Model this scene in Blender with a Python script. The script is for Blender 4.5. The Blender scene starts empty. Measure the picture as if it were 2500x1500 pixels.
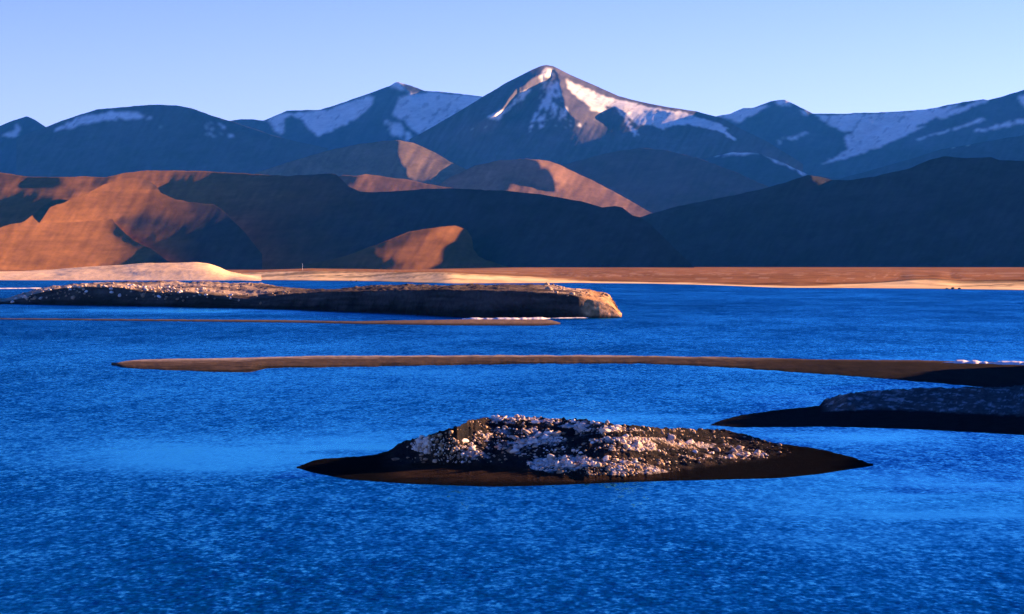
import bpy, bmesh, math, random
import numpy as np

# ------------------------------------------------------------------ camera, sky, sun, exposure
S = bpy.context.scene
F = 4861.0          # focal length in pixels of the 2500 px wide frame
HY = 645.0          # image row of the horizon
CH = 20.0           # eye height above the lake, metres
cam_d = bpy.data.cameras.new("camera"); cam = bpy.data.objects.new("camera", cam_d)
S.collection.objects.link(cam); S.camera = cam
cam.location = (0, 0, CH); cam.rotation_euler = (math.radians(90), 0, 0)
cam_d.sensor_width = 36.0; cam_d.lens = 36.0 * F / 2500.0
cam_d.shift_y = -(750.0 - HY) / 2500.0
cam_d.clip_start = 1.0; cam_d.clip_end = 120000.0

SUN_EL, SUN_BACK = 12.0, 28.0      # degrees above horizon / degrees beyond "straight from the right"
el, az = math.radians(SUN_EL), math.radians(SUN_BACK)
L = np.array([math.cos(el) * math.cos(az), math.cos(el) * math.sin(az), math.sin(el)])
S.view_settings.view_transform = 'Standard'; S.view_settings.look = 'None'
S.view_settings.exposure = 2.35; S.view_settings.gamma = 1.0
S.view_settings.use_curve_mapping = False
S.cycles.use_denoising = True
S.cycles.volume_bounces = 1
S.cycles.max_bounces = 6

W = bpy.data.worlds.new("World"); S.world = W; W.use_nodes = True
wn, wl = W.node_tree.nodes, W.node_tree.links
sky = wn.new('ShaderNodeTexSky'); sky.sky_type = 'NISHITA'; sky.sun_disc = False
sky.sun_elevation = el; sky.sun_rotation = math.radians(90) - az
sky.altitude = 3500; sky.air_density = 1.0; sky.dust_density = 0.0; sky.ozone_density = 3.0
tc = wn.new('ShaderNodeTexCoord'); sx = wn.new('ShaderNodeSeparateXYZ'); wl.new(tc.outputs['Generated'], sx.inputs[0])
up = wn.new('ShaderNodeMapRange'); up.interpolation_type = 'SMOOTHSTEP'; up.inputs[1].default_value = 0.04; up.inputs[2].default_value = 0.42
wl.new(sx.outputs[2], up.inputs[0])
tt = wn.new('ShaderNodeMix'); tt.data_type = 'RGBA'; wl.new(up.outputs[0], tt.inputs[0])
tt.inputs[6].default_value = (1.25, .85, 1.25, 1)      # pale blue air near the horizon
tt.inputs[7].default_value = (0.02, 0.42, 1.25, 1)      # deep high-altitude blue overhead
tint = wn.new('ShaderNodeMix'); tint.data_type = 'RGBA'; tint.blend_type = 'MULTIPLY'
tint.inputs[0].default_value = 1.0; wl.new(tt.outputs[2], tint.inputs[7])
bg = wn['Background']; bg.inputs[1].default_value = 0.05
wl.new(sky.outputs[0], tint.inputs[6]); wl.new(tint.outputs[2], bg.inputs[0])

sd = bpy.data.lights.new("sun", 'SUN'); sd.energy = 5.0; sd.angle = math.radians(0.5); sd.color = (1.0, 0.58, 0.29)
so = bpy.data.objects.new("sun", sd); S.collection.objects.link(so)
from mathutils import Vector
so.rotation_euler = Vector(L.tolist()).to_track_quat('Z', 'Y').to_euler(); so.location = (0, 0, 3000)

# ------------------------------------------------------------------ helpers
RNG = np.random.default_rng(7)
def _hash(ix, iy, seed):
    h = (ix.astype(np.int64) * 374761393 + iy.astype(np.int64) * 668265263 + seed * 1442695041) & 0x7fffffff
    h = (h ^ (h >> 13)) * 1274126177 & 0x7fffffff
    return ((h ^ (h >> 16)) & 0xffff) / 65535.0
def vnoise(x, y, seed=0):
    ix, iy = np.floor(x), np.floor(y); fx, fy = x - ix, y - iy
    fx, fy = fx * fx * (3 - 2 * fx), fy * fy * (3 - 2 * fy)
    a, b = _hash(ix, iy, seed), _hash(ix + 1, iy, seed)
    c, d = _hash(ix, iy + 1, seed), _hash(ix + 1, iy + 1, seed)
    return (a + (b - a) * fx) * (1 - fy) + (c + (d - c) * fx) * fy
def fbm(x, y, octv=4, seed=0, gain=0.5):
    s, a, t = 0.0, 1.0, 0.0
    for o in range(octv):
        s = s + a * (vnoise(x * 2 ** o + 17.3 * o, y * 2 ** o - 9.1 * o, seed + o) - 0.5); t += a * 0.5; a *= gain
    return s / t
def poly_mask(X, Y, pts):
    m = np.zeros(X.shape, bool); n = len(pts)
    for i in range(n):
        x1, y1 = pts[i]; x2, y2 = pts[(i + 1) % n]
        c = (y1 > Y) != (y2 > Y)
        with np.errstate(divide='ignore', invalid='ignore'):
            xi = (x2 - x1) * (Y - y1) / ((y2 - y1) if y2 != y1 else 1e-9) + x1
        m ^= c & (X < xi)
    return m
def blur(a, r):
    if r <= 0: return a
    k = np.exp(-0.5 * (np.arange(-3 * r, 3 * r + 1) / r) ** 2) if r >= 1 else np.array([.25, .5, .25]); k /= k.sum()
    n = len(k) // 2
    for ax in (0, 1):
        p = np.pad(a, [(n, n) if ax == q else (0, 0) for q in (0, 1)], mode='edge'); o = 0
        for i, w in enumerate(k):
            o = o + w * (p[i:i + a.shape[0], :] if ax == 0 else p[:, i:i + a.shape[1]])
        a = o
    return a
def curve(pts, X):
    p = np.array(pts, float); return np.interp(X, p[:, 0], p[:, 1])
def scurve(pts, X, r=8.0):            # gently rounded polyline
    o = 0
    for k in (-1.5, -.75, 0, .75, 1.5): o = o + curve(pts, X + k * r)
    return o / 5
def ss(a, b, x):
    t = np.clip((x - a) / (b - a), 0, 1); return t * t * (3 - 2 * t)
def tag(o, label=None, cat=None, group=None, kind=None):
    for k, v in (('label', label), ('category', cat), ('group', group), ('kind', kind)):
        if v: o[k] = v
    return o
def grid_mesh(name, P, mat, attrs=None, parent=None, flip=False):
    """P: (rows, cols, 3). attrs: dict name -> (rows, cols) or (rows, cols, 3)."""
    r, c = P.shape[:2]
    idx = np.arange(r * c).reshape(r, c)
    q = np.stack([idx[:-1, :-1], idx[:-1, 1:], idx[1:, 1:], idx[1:, :-1]], -1).reshape(-1, 4)
    if flip: q = q[:, ::-1]
    me = bpy.data.meshes.new(name)
    me.vertices.add(r * c); me.vertices.foreach_set('co', P.reshape(-1).astype(np.float32))
    me.loops.add(q.size); me.loops.foreach_set('vertex_index', q.reshape(-1).astype(np.int32))
    me.polygons.add(len(q)); me.polygons.foreach_set('loop_start', (np.arange(len(q)) * 4).astype(np.int32))
    me.update(calc_edges=True)
    me.polygons.foreach_set('use_smooth', np.ones(len(q), bool))
    for k, a in (attrs or {}).items():
        if a.ndim == 3:
            at = me.attributes.new(k, 'FLOAT_COLOR', 'POINT'); v = np.ones((r * c, 4), np.float32); v[:, :3] = a.reshape(-1, 3)
            at.data.foreach_set('color', v.reshape(-1))
        else:
            at = me.attributes.new(k, 'FLOAT', 'POINT'); at.data.foreach_set('value', a.reshape(-1).astype(np.float32))
    me.materials.append(mat)
    o = bpy.data.objects.new(name, me); S.collection.objects.link(o)
    if parent: o.parent = parent
    return o

# ------------------------------------------------------------------ materials
def N(nt, t, **kw):
    n = nt.nodes.new(t)
    for k, v in kw.items(): setattr(n, k, v)
    return n
def terrain_mat(name, scale, contrast=0.35, bump=0.0, bump_d=1.0, rough=0.9, fine=6.0, spec=0.2, stretch=(1, 1, 1)):
    """albedo comes from the point attribute 'albedo' and is broken up by two noises"""
    m = bpy.data.materials.new(name); m.use_nodes = True; nt = m.node_tree; lk = nt.links
    b = nt.nodes['Principled BSDF']; b.inputs['Roughness'].default_value = rough
    b.inputs['Specular IOR Level'].default_value = 0.0
    at = N(nt, 'ShaderNodeAttribute', attribute_name='albedo')
    tc = N(nt, 'ShaderNodeTexCoord'); mp = N(nt, 'ShaderNodeMapping'); mp.inputs['Scale'].default_value = stretch
    lk.new(tc.outputs['Object'], mp.inputs[0])
    n1 = N(nt, 'ShaderNodeTexNoise'); n1.inputs['Scale'].default_value = 1.0 / scale; n1.inputs['Detail'].default_value = 7; n1.inputs['Roughness'].default_value = .6
    n2 = N(nt, 'ShaderNodeTexNoise'); n2.inputs['Scale'].default_value = fine / scale; n2.inputs['Detail'].default_value = 5; n2.inputs['Roughness'].default_value = .65
    lk.new(mp.outputs[0], n1.inputs['Vector']); lk.new(mp.outputs[0], n2.inputs['Vector'])
    ad = N(nt, 'ShaderNodeMath', operation='ADD'); lk.new(n1.outputs[0], ad.inputs[0]); lk.new(n2.outputs[0], ad.inputs[1])
    mr = N(nt, 'ShaderNodeMapRange'); mr.inputs[1].default_value = .7; mr.inputs[2].default_value = 1.3
    mr.inputs[3].default_value = 1 - contrast; mr.inputs[4].default_value = 1 + contrast
    lk.new(ad.outputs[0], mr.inputs[0])
    mx = N(nt, 'ShaderNodeVectorMath', operation='SCALE'); lk.new(at.outputs['Color'], mx.inputs[0]); lk.new(mr.outputs[0], mx.inputs['Scale'])
    lk.new(mx.outputs[0], b.inputs['Base Color'])
    if bump:
        bp = N(nt, 'ShaderNodeBump'); bp.inputs['Strength'].default_value = bump; bp.inputs['Distance'].default_value = bump_d
        lk.new(ad.outputs[0], bp.inputs['Height']); lk.new(bp.outputs[0], b.inputs['Normal'])
    return m

# ------------------------------------------------------------------ mountains: relief shaped to fit drawn lit and shaded outlines
def solve_relief(Xg, Yg, lit, tau_lit, tau_dark, tan_s, h, w_prior=(0.25, 0.02), iters=260, dark_w=0.6, x0=None):
    """Depth of a mountain face as a log-distance field d(u, v).  The face looks along +d_u where it
    is bent to catch the sun by the lit mask and along -d_u where shade is wanted; the linear
    least-squares problem is solved with conjugate gradients, coarse grid first."""
    if x0 is None and h < 30 and min(Xg.shape) > 14:
        c = solve_relief(Xg[::2, ::2], Yg[::2, ::2], lit[::2, ::2], tau_lit[::2, ::2], tau_dark, tan_s, h * 2, w_prior, iters, dark_w)
        r = np.minimum(np.arange(Xg.shape[0]) / 2, c.shape[0] - 1.001); q = np.minimum(np.arange(Xg.shape[1]) / 2, c.shape[1] - 1.001)
        r0 = r.astype(int); q0 = q.astype(int); fr = (r - r0)[:, None]; fq = (q - q0)[None]
        x0 = (c[r0][:, q0] * (1 - fq) + c[r0][:, q0 + 1] * fq) * (1 - fr) + (c[r0 + 1][:, q0] * (1 - fq) + c[r0 + 1][:, q0 + 1] * fq) * fr
    hu = h / F
    U = (Xg - 1250) / F; V = (HY - Yg) / F
    A = (L[0] - L[1] * U)[:-1, :-1]; B = (L[2] - L[1] * V)[:-1, :-1]
    lm = lit[:-1, :-1]
    rhs = L[1] + tau_lit[:-1, :-1] * lm + tau_dark * (1 - lm)
    w1 = lm * 1.0 + (1 - lm) * dark_w
    sp = 1.0 / np.maximum(tan_s - V, 0.12); spm = sp[:-1, :-1]
    wv, wu = w_prior
    d0 = -np.log(np.maximum(tan_s - V, 0.12) / tan_s)
    eps = .5
    def ops(d):
        return (d[:-1, 1:] - d[:-1, :-1]) / hu, (d[1:, :-1] - d[:-1, :-1]) / hu
    def adj(gu, gv):
        o = np.zeros_like(d0)
        o[:-1, 1:] += gu / hu; o[:-1, :-1] -= gu / hu
        o[1:, :-1] += gv / hu; o[:-1, :-1] -= gv / hu
        return o
    def mat(d):
        du, dv = ops(d); r = w1 * (A * du + B * dv)
        return adj(A * r + wu * du, B * r + wv * dv) + eps * d
    b = adj(w1 * A * rhs, w1 * B * rhs + wv * spm) + eps * d0
    x = d0.copy() if x0 is None else x0.copy(); r = b - mat(x); p = r.copy(); rs = (r * r).sum()
    for _ in range(iters):
        Ap = mat(p); al = rs / (p * Ap).sum(); x += al * p; r -= al * Ap
        rn = (r * r).sum(); p = r + (rn / rs) * p; rs = rn
        if rs < 1e-9 * (b * b).sum(): break
    du, dv = ops(x); g = A * du + B * dv - L[1]
    if h <= 5 and DEBUG:
        print('RELIEF lit ok %.2f dark ok %.2f  mean lit %.2f dark %.2f range %.2f' % ((g[lm > .5] > .1).mean() if (lm > .5).any() else 1, (g[lm < .5] < 0).mean(), g[lm > .5].mean() if (lm > .5).any() else 0, g[lm < .5].mean(), x.max() - x.min()))
    return x
DEBUG = False
def mountain(name, x0, x1, sky_pts, base_pts, D0, tan_s, mat, rock, lit=(), dark=(), snow=(), snow_col=(.86, .82, .66),
             tau=1.0, tdark=-.5, h=4.0, soft=1.0, rough_amp=.0013, rough_scale=30., seed=0, label='', jag=1.5, lit_taus=None,
             back=0.6, w_prior=(0.25, 0.02), snow_rag=0.5, dark_w=0.6, tilt=0.0, edge_noise=4.0, gully=.3, shade_rock=None, blend=(0, 1), strat=0.0, iters=260):
    X = np.arange(x0, x1 + h, h); ys = curve(sky_pts, X); yb = curve(base_pts, X)
    ys = ys + jag * fbm(X / 22.0, X * 0 + seed, 4, seed + 50)
    Y = np.arange(yb.max() + h, ys.min() - 3 * h, -h)
    Xg, Yg = np.meshgrid(X, Y)
    Xn = Xg + edge_noise * fbm(Xg / 26, Yg / 9, 4, seed + 3); Yn = Yg + edge_noise * .5 * fbm(Xg / 30, Yg / 12, 4, seed + 4)
    lm = np.zeros(Xg.shape); tl = np.full(Xg.shape, float(tau))
    for i, p in enumerate(lit):
        m = poly_mask(Xn, Yn, p); lm[m] = 1
        if lit_taus and i < len(lit_taus): tl[m] = lit_taus[i]
    for p in dark: lm[poly_mask(Xn, Yn, p)] = 0
    lm = blur(lm, soft)
    d = solve_relief(Xg, Yg, lm, tl, tdark, tan_s, h, w_prior, dark_w=dark_w, iters=iters)
    # gullies and rock relief
    d += rough_amp * (fbm(Xg / rough_scale + Yg / (rough_scale * 1.6), Yg / (rough_scale * 2.2), 5, seed + 9, .55))
    d = np.log(D0) + d - np.median(d[0]) + tilt * (Xg - X.mean()) / F
    for j in range(1, d.shape[0]): d[j] = np.maximum(d[j], d[j - 1] + .45 * h / F)
    nt = int((yb - ys).max() / h * 1.15) + 3
    T = np.linspace(0, 1, nt)[:, None]
    Yr = yb[None] + (ys - yb)[None] * T
    jj = np.clip((Y[0] - Yr) / h, 0, len(Y) - 1.001); j0 = jj.astype(int); f = jj - j0
    ci = np.arange(len(X))[None].repeat(nt, 0)
    D = np.exp(d[j0, ci] * (1 - f) + d[j0 + 1, ci] * f)
    Ux = ((X - 1250) / F)[None]; Vr = (HY - Yr) / F
    P = np.stack([Ux * D, D, CH + Vr * D], -1)
    # foot and far side
    foot = P[:1].copy(); foot[..., 1] -= 60; foot[..., 2] = np.minimum(foot[..., 2], 0) - 25
    rows = [foot, P]; top = P[-1]
    hgt = np.maximum(top[:, 2] + 30, 10)
    for k, fr in enumerate((0., .06, .16, .35, .65, 1.0)):
        q = top.copy(); q[:, 1] += fr * hgt / back; q[:, 0] *= q[:, 1] / top[:, 1]; q[:, 2] -= hgt * (fr ** 1.15); rows.append(q[None])
    G = np.concatenate(rows, 0)
    Yall = np.concatenate([Yr[:1], Yr, np.repeat(Yr[-1:], 6, 0)], 0); Xall = np.repeat(X[None], len(Yall), 0)
    base = np.array(rock)[None, None] * np.ones(Xall.shape + (1,))
    if strat:
        base = base * (1 + strat * fbm(Xall / 90, Yall / 5, 4, seed + 30))[..., None]
    if shade_rock is not None:
        t2 = ss(blend[0], blend[1], Xall + 120 * fbm(Xall / 160, Yall / 60, 3, seed + 41))[..., None]; base = base * (1 - t2) + np.array(shade_rock) * t2  # second, darker tone puts shade into the hill's colour
    var = fbm(Xall / 60, Yall / 22, 4, seed + 21); scree = fbm((Xall + .6 * Yall) / 9, Yall / 34, 5, seed + 24, .6)
    base = base * (1 + .22 * var + gully * scree)[..., None]
    sn = np.zeros(Xall.shape)
    Xs = Xall + 9 * fbm(Xall / 14, Yall / 10, 5, seed + 5, .65); Ysn = Yall + 8 * fbm(Xall / 16, Yall / 9, 5, seed + 6, .65)
    for p in snow:
        amt = 1.0
        if isinstance(p[0], (int, float)): amt, p = p[0], p[1]
        m = poly_mask(Xs, Ysn, p)
        if amt < 1: m = m & (fbm(Xall / 8 + Yall / 26, Yall / 22 - Xall / 50, 5, seed + 77) > 1 - 2 * amt)
        sn[m] = 1
    sn = blur(sn, .6) * (1 - .45 * ss(.15, .5, fbm(Xall / 10 + Yall / 14, Yall / 16, 5, seed + 78, .6)))
    at = {'albedo': base * (1 - sn[..., None]) + np.array(snow_col) * sn[..., None]}
    o = grid_mesh(name, G, mat, at)
    tag(o, label, 'mountain' if 'mountain' in name else 'hill', None, 'structure')
    return o

rock_far = terrain_mat('far_rock', 420, .22, rough=.95)
dune_mat = terrain_mat('dune_grass', 160, .28, rough=.95, stretch=(1, .5, 1))
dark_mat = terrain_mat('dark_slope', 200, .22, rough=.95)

ROCK = (.085, .085, .105)
# --- the far range, left to right
mountain('mountain', -420, 330, [(-420, 300), (-250, 262), (-120, 292), (0, 308), (35, 294), (65, 285), (85, 292), (112, 311), (180, 345), (260, 380), (330, 420)],
         [(-420, 470), (330, 470)], 15500, .5, rock_far, ROCK, snow=[[(5, 330), (35, 322), (42, 300), (50, 312), (38, 335), (12, 332)], (.45, [(-300, 290), (-230, 268), (-200, 300), (-280, 330)])],
         lit=[[(62, 284), (70, 284), (84, 291), (74, 293)]], tau=.8, seed=1, label='small pointed mountain at the far left end of the snowy range')
mountain('mountain', 560, 1260, [(560, 296), (590, 291), (645, 294), (700, 271), (785, 268), (850, 247), (900, 228), (950, 211), (970, 200), (1003, 209), (1037, 222), (1080, 225), (1140, 232), (1190, 238), (1260, 250)],
         [(560, 470), (1260, 470)], 16500, .5, rock_far, ROCK,
         lit=[[(968, 198), (976, 214), (990, 222), (1003, 235), (1018, 231), (1046, 222), (1003, 206)], [(1066, 222), (1084, 224), (1082, 231), (1068, 230)]], tau=.9,
         snow=[[(640, 296), (700, 277), (790, 272), (850, 252), (905, 233), (912, 240), (905, 262), (880, 285), (830, 310), (775, 332), (752, 318), (740, 295), (715, 280), (693, 292), (690, 330), (668, 318), (660, 300)],
               [(985, 236), (1045, 226), (1190, 238), (1260, 250), (1025, 330), (1000, 310), (985, 290), (955, 278), (965, 258)],
               (.6, [(935, 295), (975, 300), (1010, 335), (990, 345), (960, 330)]), [(950, 210), (966, 196), (982, 200), (986, 224), (974, 220), (964, 216)], [(995, 224), (1006, 224), (1010, 236), (998, 236)]],
         seed=2, label='long snow-streaked mountain with a small notched summit left of the pyramid peak', edge_noise=3)
mountain('mountain', 1720, 2900, [(1720, 290), (1760, 282), (1785, 277), (1815, 264), (1835, 264), (1880, 249), (1915, 243), (1940, 256), (1985, 278), (2060, 278), (2160, 274), (2260, 268), (2350, 250), (2400, 242), (2412, 245), (2460, 232), (2500, 219), (2600, 185), (2750, 200), (2900, 240)],
         [(1720, 480), (2900, 480)], 16000, .5, rock_far, ROCK,
         lit=[[(1912, 242), (1921, 244), (1922, 258), (1914, 254)], [(1955, 266), (1968, 262), (1992, 278), (1978, 282), (1962, 280)]], tau=.9,
         snow=[[(1745, 284), (1815, 268), (1882, 258), (1850, 275), (1805, 300), (1775, 292)], [(1893, 250), (1914, 238), (1928, 248), (1930, 264), (1914, 262)], [(1958, 268), (1968, 270), (1972, 281), (1960, 280)],
               [(1990, 282), (2160, 276), (2290, 265), (2345, 255), (2280, 290), (2220, 318), (2160, 345), (2070, 345), (2085, 325), (2050, 318), (2010, 296)],
               (.8, [(2060, 330), (2260, 310), (2160, 355), (2100, 375), (2000, 403), (2070, 365)]),
               [(2280, 285), (2410, 240), (2415, 246), (2300, 292)], (.75, [(2230, 342), (2400, 290), (2412, 294), (2250, 340)]), (.7, [(2380, 318), (2500, 290), (2500, 300), (2400, 322)]),
               (.8, [(2488, 236), (2540, 210), (2560, 240), (2500, 262)]), (.6, [(1900, 340), (1975, 322), (1975, 328), (1905, 348)])],
         seed=3, label='broad snow-dusted mountain rising toward the right edge of the range', rough_amp=.0018, edge_noise=3)
mountain('mountain', 40, 800, [(40, 335), (112, 311), (150, 295), (235, 268), (330, 259), (370, 256), (430, 258), (470, 266), (520, 284), (565, 296), (610, 312), (650, 325), (700, 340), (800, 362)],
         [(40, 480), (800, 480)], 13500, .46, rock_far, (.10, .09, .095),
         lit=[[(425, 256), (470, 264), (520, 282), (600, 306), (720, 342), (640, 342), (590, 336), (600, 325), (545, 308), (490, 285), (460, 275)]], tau=.35,
         snow=[[(130, 316), (200, 285), (260, 273), (335, 276), (355, 288), (300, 291), (230, 298), (170, 314), (138, 322)], (.35, [(355, 286), (420, 284), (415, 290), (360, 292)]),
               (.5, [(495, 328), (580, 325), (570, 333), (500, 333)]), (.3, [(500, 300), (540, 300), (560, 320), (500, 318)]), (.35, [(380, 310), (420, 306), (405, 316)])],
         seed=4, label='rounded dark mountain with one curved snow band under its top', edge_noise=8, soft=1.5)
mountain('mountain', 1000, 1960, [(1000, 340), (1025, 328), (1100, 285), (1180, 236), (1240, 200), (1300, 170), (1322, 161), (1335, 159), (1350, 162), (1400, 186), (1450, 208), (1510, 235), (1560, 248), (1620, 260), (1700, 272), (1760, 288), (1800, 310), (1880, 350), (1960, 400)],
         [(1000, 490), (1960, 490)], 13800, .48, rock_far, (.11, .095, .10),
         lit=[[(1351, 158), (1364, 200), (1380, 270), (1400, 296), (1485, 312), (1458, 285), (1478, 276), (1500, 264), (1530, 277), (1605, 271), (1640, 276), (1700, 282), (1700, 262), (1620, 248), (1510, 226), (1400, 176)],
              [(1340, 172), (1352, 190), (1330, 200), (1306, 236), (1272, 266), (1236, 294), (1181, 303), (1210, 284), (1264, 254), (1294, 224), (1324, 192)]],
         lit_taus=[1.6, 4.5], gully=.5, h=3.0, w_prior=(.05, .004), dark_w=.2,
         snow=[[(1290, 214), (1262, 243), (1235, 266), (1200, 279), (1188, 287), (1222, 290), (1242, 268), (1266, 252), (1292, 226)],
               [(1380, 192), (1386, 214), (1411, 239), (1441, 265), (1473, 277), (1481, 257), (1521, 270), (1535, 288), (1560, 308), (1600, 310), (1620, 316), (1650, 303), (1700, 308), (1765, 322), (1775, 336), (1795, 340), (1775, 318), (1760, 304), (1700, 284), (1620, 268), (1590, 262), (1510, 243), (1470, 236), (1420, 210)],
               [(1312, 190), (1330, 166), (1346, 170), (1344, 188), (1320, 194)],
               (.47, [(1325, 185), (1352, 180), (1385, 270), (1400, 292), (1290, 300), (1318, 250)]), (.4, [(1285, 312), (1340, 302), (1420, 304), (1420, 310), (1345, 310), (1300, 322)]),
               (.28, [(1130, 310), (1220, 310), (1215, 318), (1130, 320)]), (.3, [(1090, 332), (1160, 328), (1160, 334), (1100, 338)]), (.7, [(1502, 262), (1512, 262), (1560, 330), (1550, 332)])],
         seed=5, label='tall pyramid-shaped mountain with sunlit snowfields, highest of the range', rough_amp=.0016, edge_noise=5, jag=1.0, soft=.6)
mountain('mountain', 1560, 2700, [(1560, 430), (1660, 400), (1745, 382), (1790, 372), (1850, 374), (1900, 392), (1970, 425), (2050, 437), (2150, 410), (2300, 365), (2500, 330), (2700, 330)],
         [(1560, 560), (2700, 560)], 11500, .42, rock_far, (.07, .075, .09),
         snow=[[(1742, 381), (1770, 368), (1820, 366), (1852, 374), (1800, 377), (1760, 382)], (.8, [(1858, 378), (1880, 383), (1972, 424), (1965, 428), (1900, 398)]), (.35, [(2300, 350), (2500, 320), (2500, 330), (2320, 362)])],
         seed=6, label='lower dark shoulder with a thin crescent of snow below the right-hand range', tdark=-.45)
mountain('mountain', 1180, 2060, [(1180, 470), (1300, 428), (1400, 396), (1480, 374), (1560, 362), (1620, 366), (1700, 385), (1800, 422), (1880, 458), (2060, 520)],
         [(1180, 580), (2060, 580)], 10200, .36, rock_far, (.13, .085, .075), seed=7, tdark=-.35, label='smooth brown dome-shaped foothill below the pyramid peak')
mountain('mountain', 600, 1300, [(600, 430), (700, 398), (800, 368), (880, 351), (975, 342), (1010, 349), (1060, 372), (1100, 396), (1135, 412), (1200, 430), (1300, 450)],
         [(600, 560), (1300, 560)], 9000, .36, dune_mat, (.24, .165, .10),
         lit=[[(976, 340), (1010, 346), (1060, 369), (1100, 394), (1110, 425), (1080, 452), (1000, 440), (988, 425), (992, 415), (974, 402), (970, 370)]], tau=.95,
         seed=8, label='dark hump with one steep sunlit brown flank below the notched summit', edge_noise=10, soft=.8)
# --- the near hills
DUNE = (.26, .115, .036)
mountain('hill', 1000, 1720, [(1000, 470), (1075, 450), (1100, 432), (1160, 405), (1220, 392), (1290, 388), (1340, 394), (1370, 404), (1440, 438), (1500, 468), (1550, 497), (1588, 519), (1650, 540), (1720, 570)],
         [(1000, 610), (1720, 610)], 7000, .34, dune_mat, (.33, .18, .10),
         lit=[[(1290, 386), (1340, 392), (1375, 404), (1440, 436), (1500, 466), (1592, 518), (1560, 560), (1350, 560), (1225, 500), (1225, 465), (1260, 452), (1290, 450), (1355, 470), (1350, 460), (1362, 450), (1345, 430), (1330, 410), (1315, 397)]],
         dark_w=.95, w_prior=(.12, .01), tau=1.0, seed=9, label='domed hill with a long sunlit right flank in front of the foothills', edge_noise=12, soft=.5)
mountain('hill', 780, 1260, [(780, 445), (838, 427), (865, 430), (892, 425), (1000, 440), (1080, 456), (1150, 464), (1260, 480)],
         [(780, 600), (1260, 600)], 6300, .30, dune_mat, (.22, .12, .07),
         lit=[[(888, 420), (1000, 434), (1100, 452), (1150, 560), (790, 560), (815, 480), (850, 455), (868, 438)]], tau=.55, seed=12, label='low shaded-brown ridge end between the long hill and the domed hill', edge_noise=12)
mountain('hill', -600, 1700, [(-600, 440), (-300, 425), (0, 421), (60, 431), (130, 433), (200, 431), (255, 434), (300, 424), (345, 418), (420, 416), (500, 418), (600, 424), (700, 430), (800, 424), (820, 426), (836, 440), (852, 456), (880, 468), (920, 470), (1050, 461), (1110, 461), (1225, 466), (1290, 472), (1355, 480), (1420, 492), (1470, 506), (1500, 503), (1520, 508), (1545, 527), (1562, 530), (1590, 550), (1640, 600), (1700, 658)],
         [(-600, 662), (0, 664), (600, 664), (1100, 664), (1700, 662)], 4950, .28, dune_mat, DUNE, shade_rock=(.050, .045, .042), blend=(380, 1000),  # tone darkens to the right, shade put into the colour
         lit=[[(-600, 400), (0, 400), (600, 405), (700, 424), (640, 432), (480, 447), (400, 456), (380, 468), (400, 480), (440, 494), (520, 500), (450, 508), (410, 520), (380, 526), (330, 527), (280, 530), (250, 560), (250, 700), (-600, 700)],
              [(780, 421), (838, 420), (838, 426), (790, 427)]],
         dark=[[(-600, 500), (0, 480), (130, 477), (180, 459), (245, 437), (262, 431), (300, 426), (250, 448), (190, 472), (135, 494), (130, 700), (-600, 700)],
               [(62, 440), (150, 436), (156, 452), (100, 456), (70, 450)]],
         lit_taus=[1.25, .8], tau=1.2, tdark=-.6, seed=10, label='long smooth dune-like hill, sunlit orange at its left end and shaded beyond', edge_noise=12, soft=1.6, rough_amp=.0014, strat=.25, w_prior=(.12, .01), dark_w=.9)
mountain('hill', 40, 640, [(40, 620), (90, 556), (122, 508), (160, 492), (210, 473), (255, 449), (300, 438), (335, 434), (362, 440), (382, 455), (392, 472), (430, 489), (520, 499), (545, 515), (600, 570), (640, 620)],  # spur added so the sunlit finger gets its outline
         [(40, 664), (640, 664)], 4350, .26, dune_mat, DUNE, shade_rock=(.07, .052, .042), blend=(330, 450), lit=[[(0, 300), (640, 300), (600, 498), (520, 503), (450, 511), (410, 522), (330, 530), (250, 545), (240, 700), (0, 700)]],  # darker right side is painted shade
         tau=1.2, tdark=-.3, seed=15, label='orange spur added to hold the sunlit finger below the crest of the long hill', edge_noise=10, soft=1.8, rough_amp=.0010, strat=.2, jag=3, w_prior=(.12, .01), dark_w=.8)
mountain('hill', -700, 560, [(-700, 640), (-300, 580), (0, 555), (60, 540), (84, 524), (104, 503), (124, 491), (150, 488), (190, 492), (240, 508), (270, 530), (296, 560), (325, 588), (368, 606), (400, 632), (440, 655), (560, 668)],  # split off the long hill to shape its sunlit outline
         [(-700, 668), (560, 668)], 3950, .20, dune_mat, DUNE, shade_rock=(.07, .052, .042), blend=(300, 400), lit=[[(-800, 300), (-300, 300), (240, 505), (262, 530), (280, 545), (250, 560), (262, 575), (285, 590), (310, 600), (372, 606), (330, 626), (235, 652), (235, 700), (-800, 700)]],  # shade painted in towards the right end
         tau=1.5, tdark=-.3, seed=13, label='smooth orange dune slope at the lower left of the hills', edge_noise=10, soft=2.2, rough_amp=.0010, strat=.2, jag=3, w_prior=(.12, .01), dark_w=.8)
mountain('hill', 700, 1420, [(700, 658), (820, 632), (920, 598), (1000, 566), (1060, 556), (1110, 550), (1138, 560), (1152, 580), (1154, 606), (1168, 626), (1215, 645), (1250, 654), (1420, 664)],  # rise added for the sun patch, lit tone put into its colour
         [(700, 660), (1420, 660)], 4250, .26, dune_mat, (.19, .085, .03), shade_rock=(.055, .048, .042), blend=(2180, 2280), lit=[[(880, 622), (960, 606), (1000, 590), (1030, 574), (1062, 562), (1090, 552), (1130, 530), (1420, 530), (1420, 652), (1180, 652), (1000, 645), (930, 632)]],
         tau=1.5, tdark=-.3, seed=14, label='added low rise shaped and coloured to hold an isolated sunlit patch on the shaded hillside', edge_noise=9, soft=1.6, rough_amp=.0010, strat=.2, jag=2, w_prior=(.1, .01), dark_w=.8)
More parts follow.
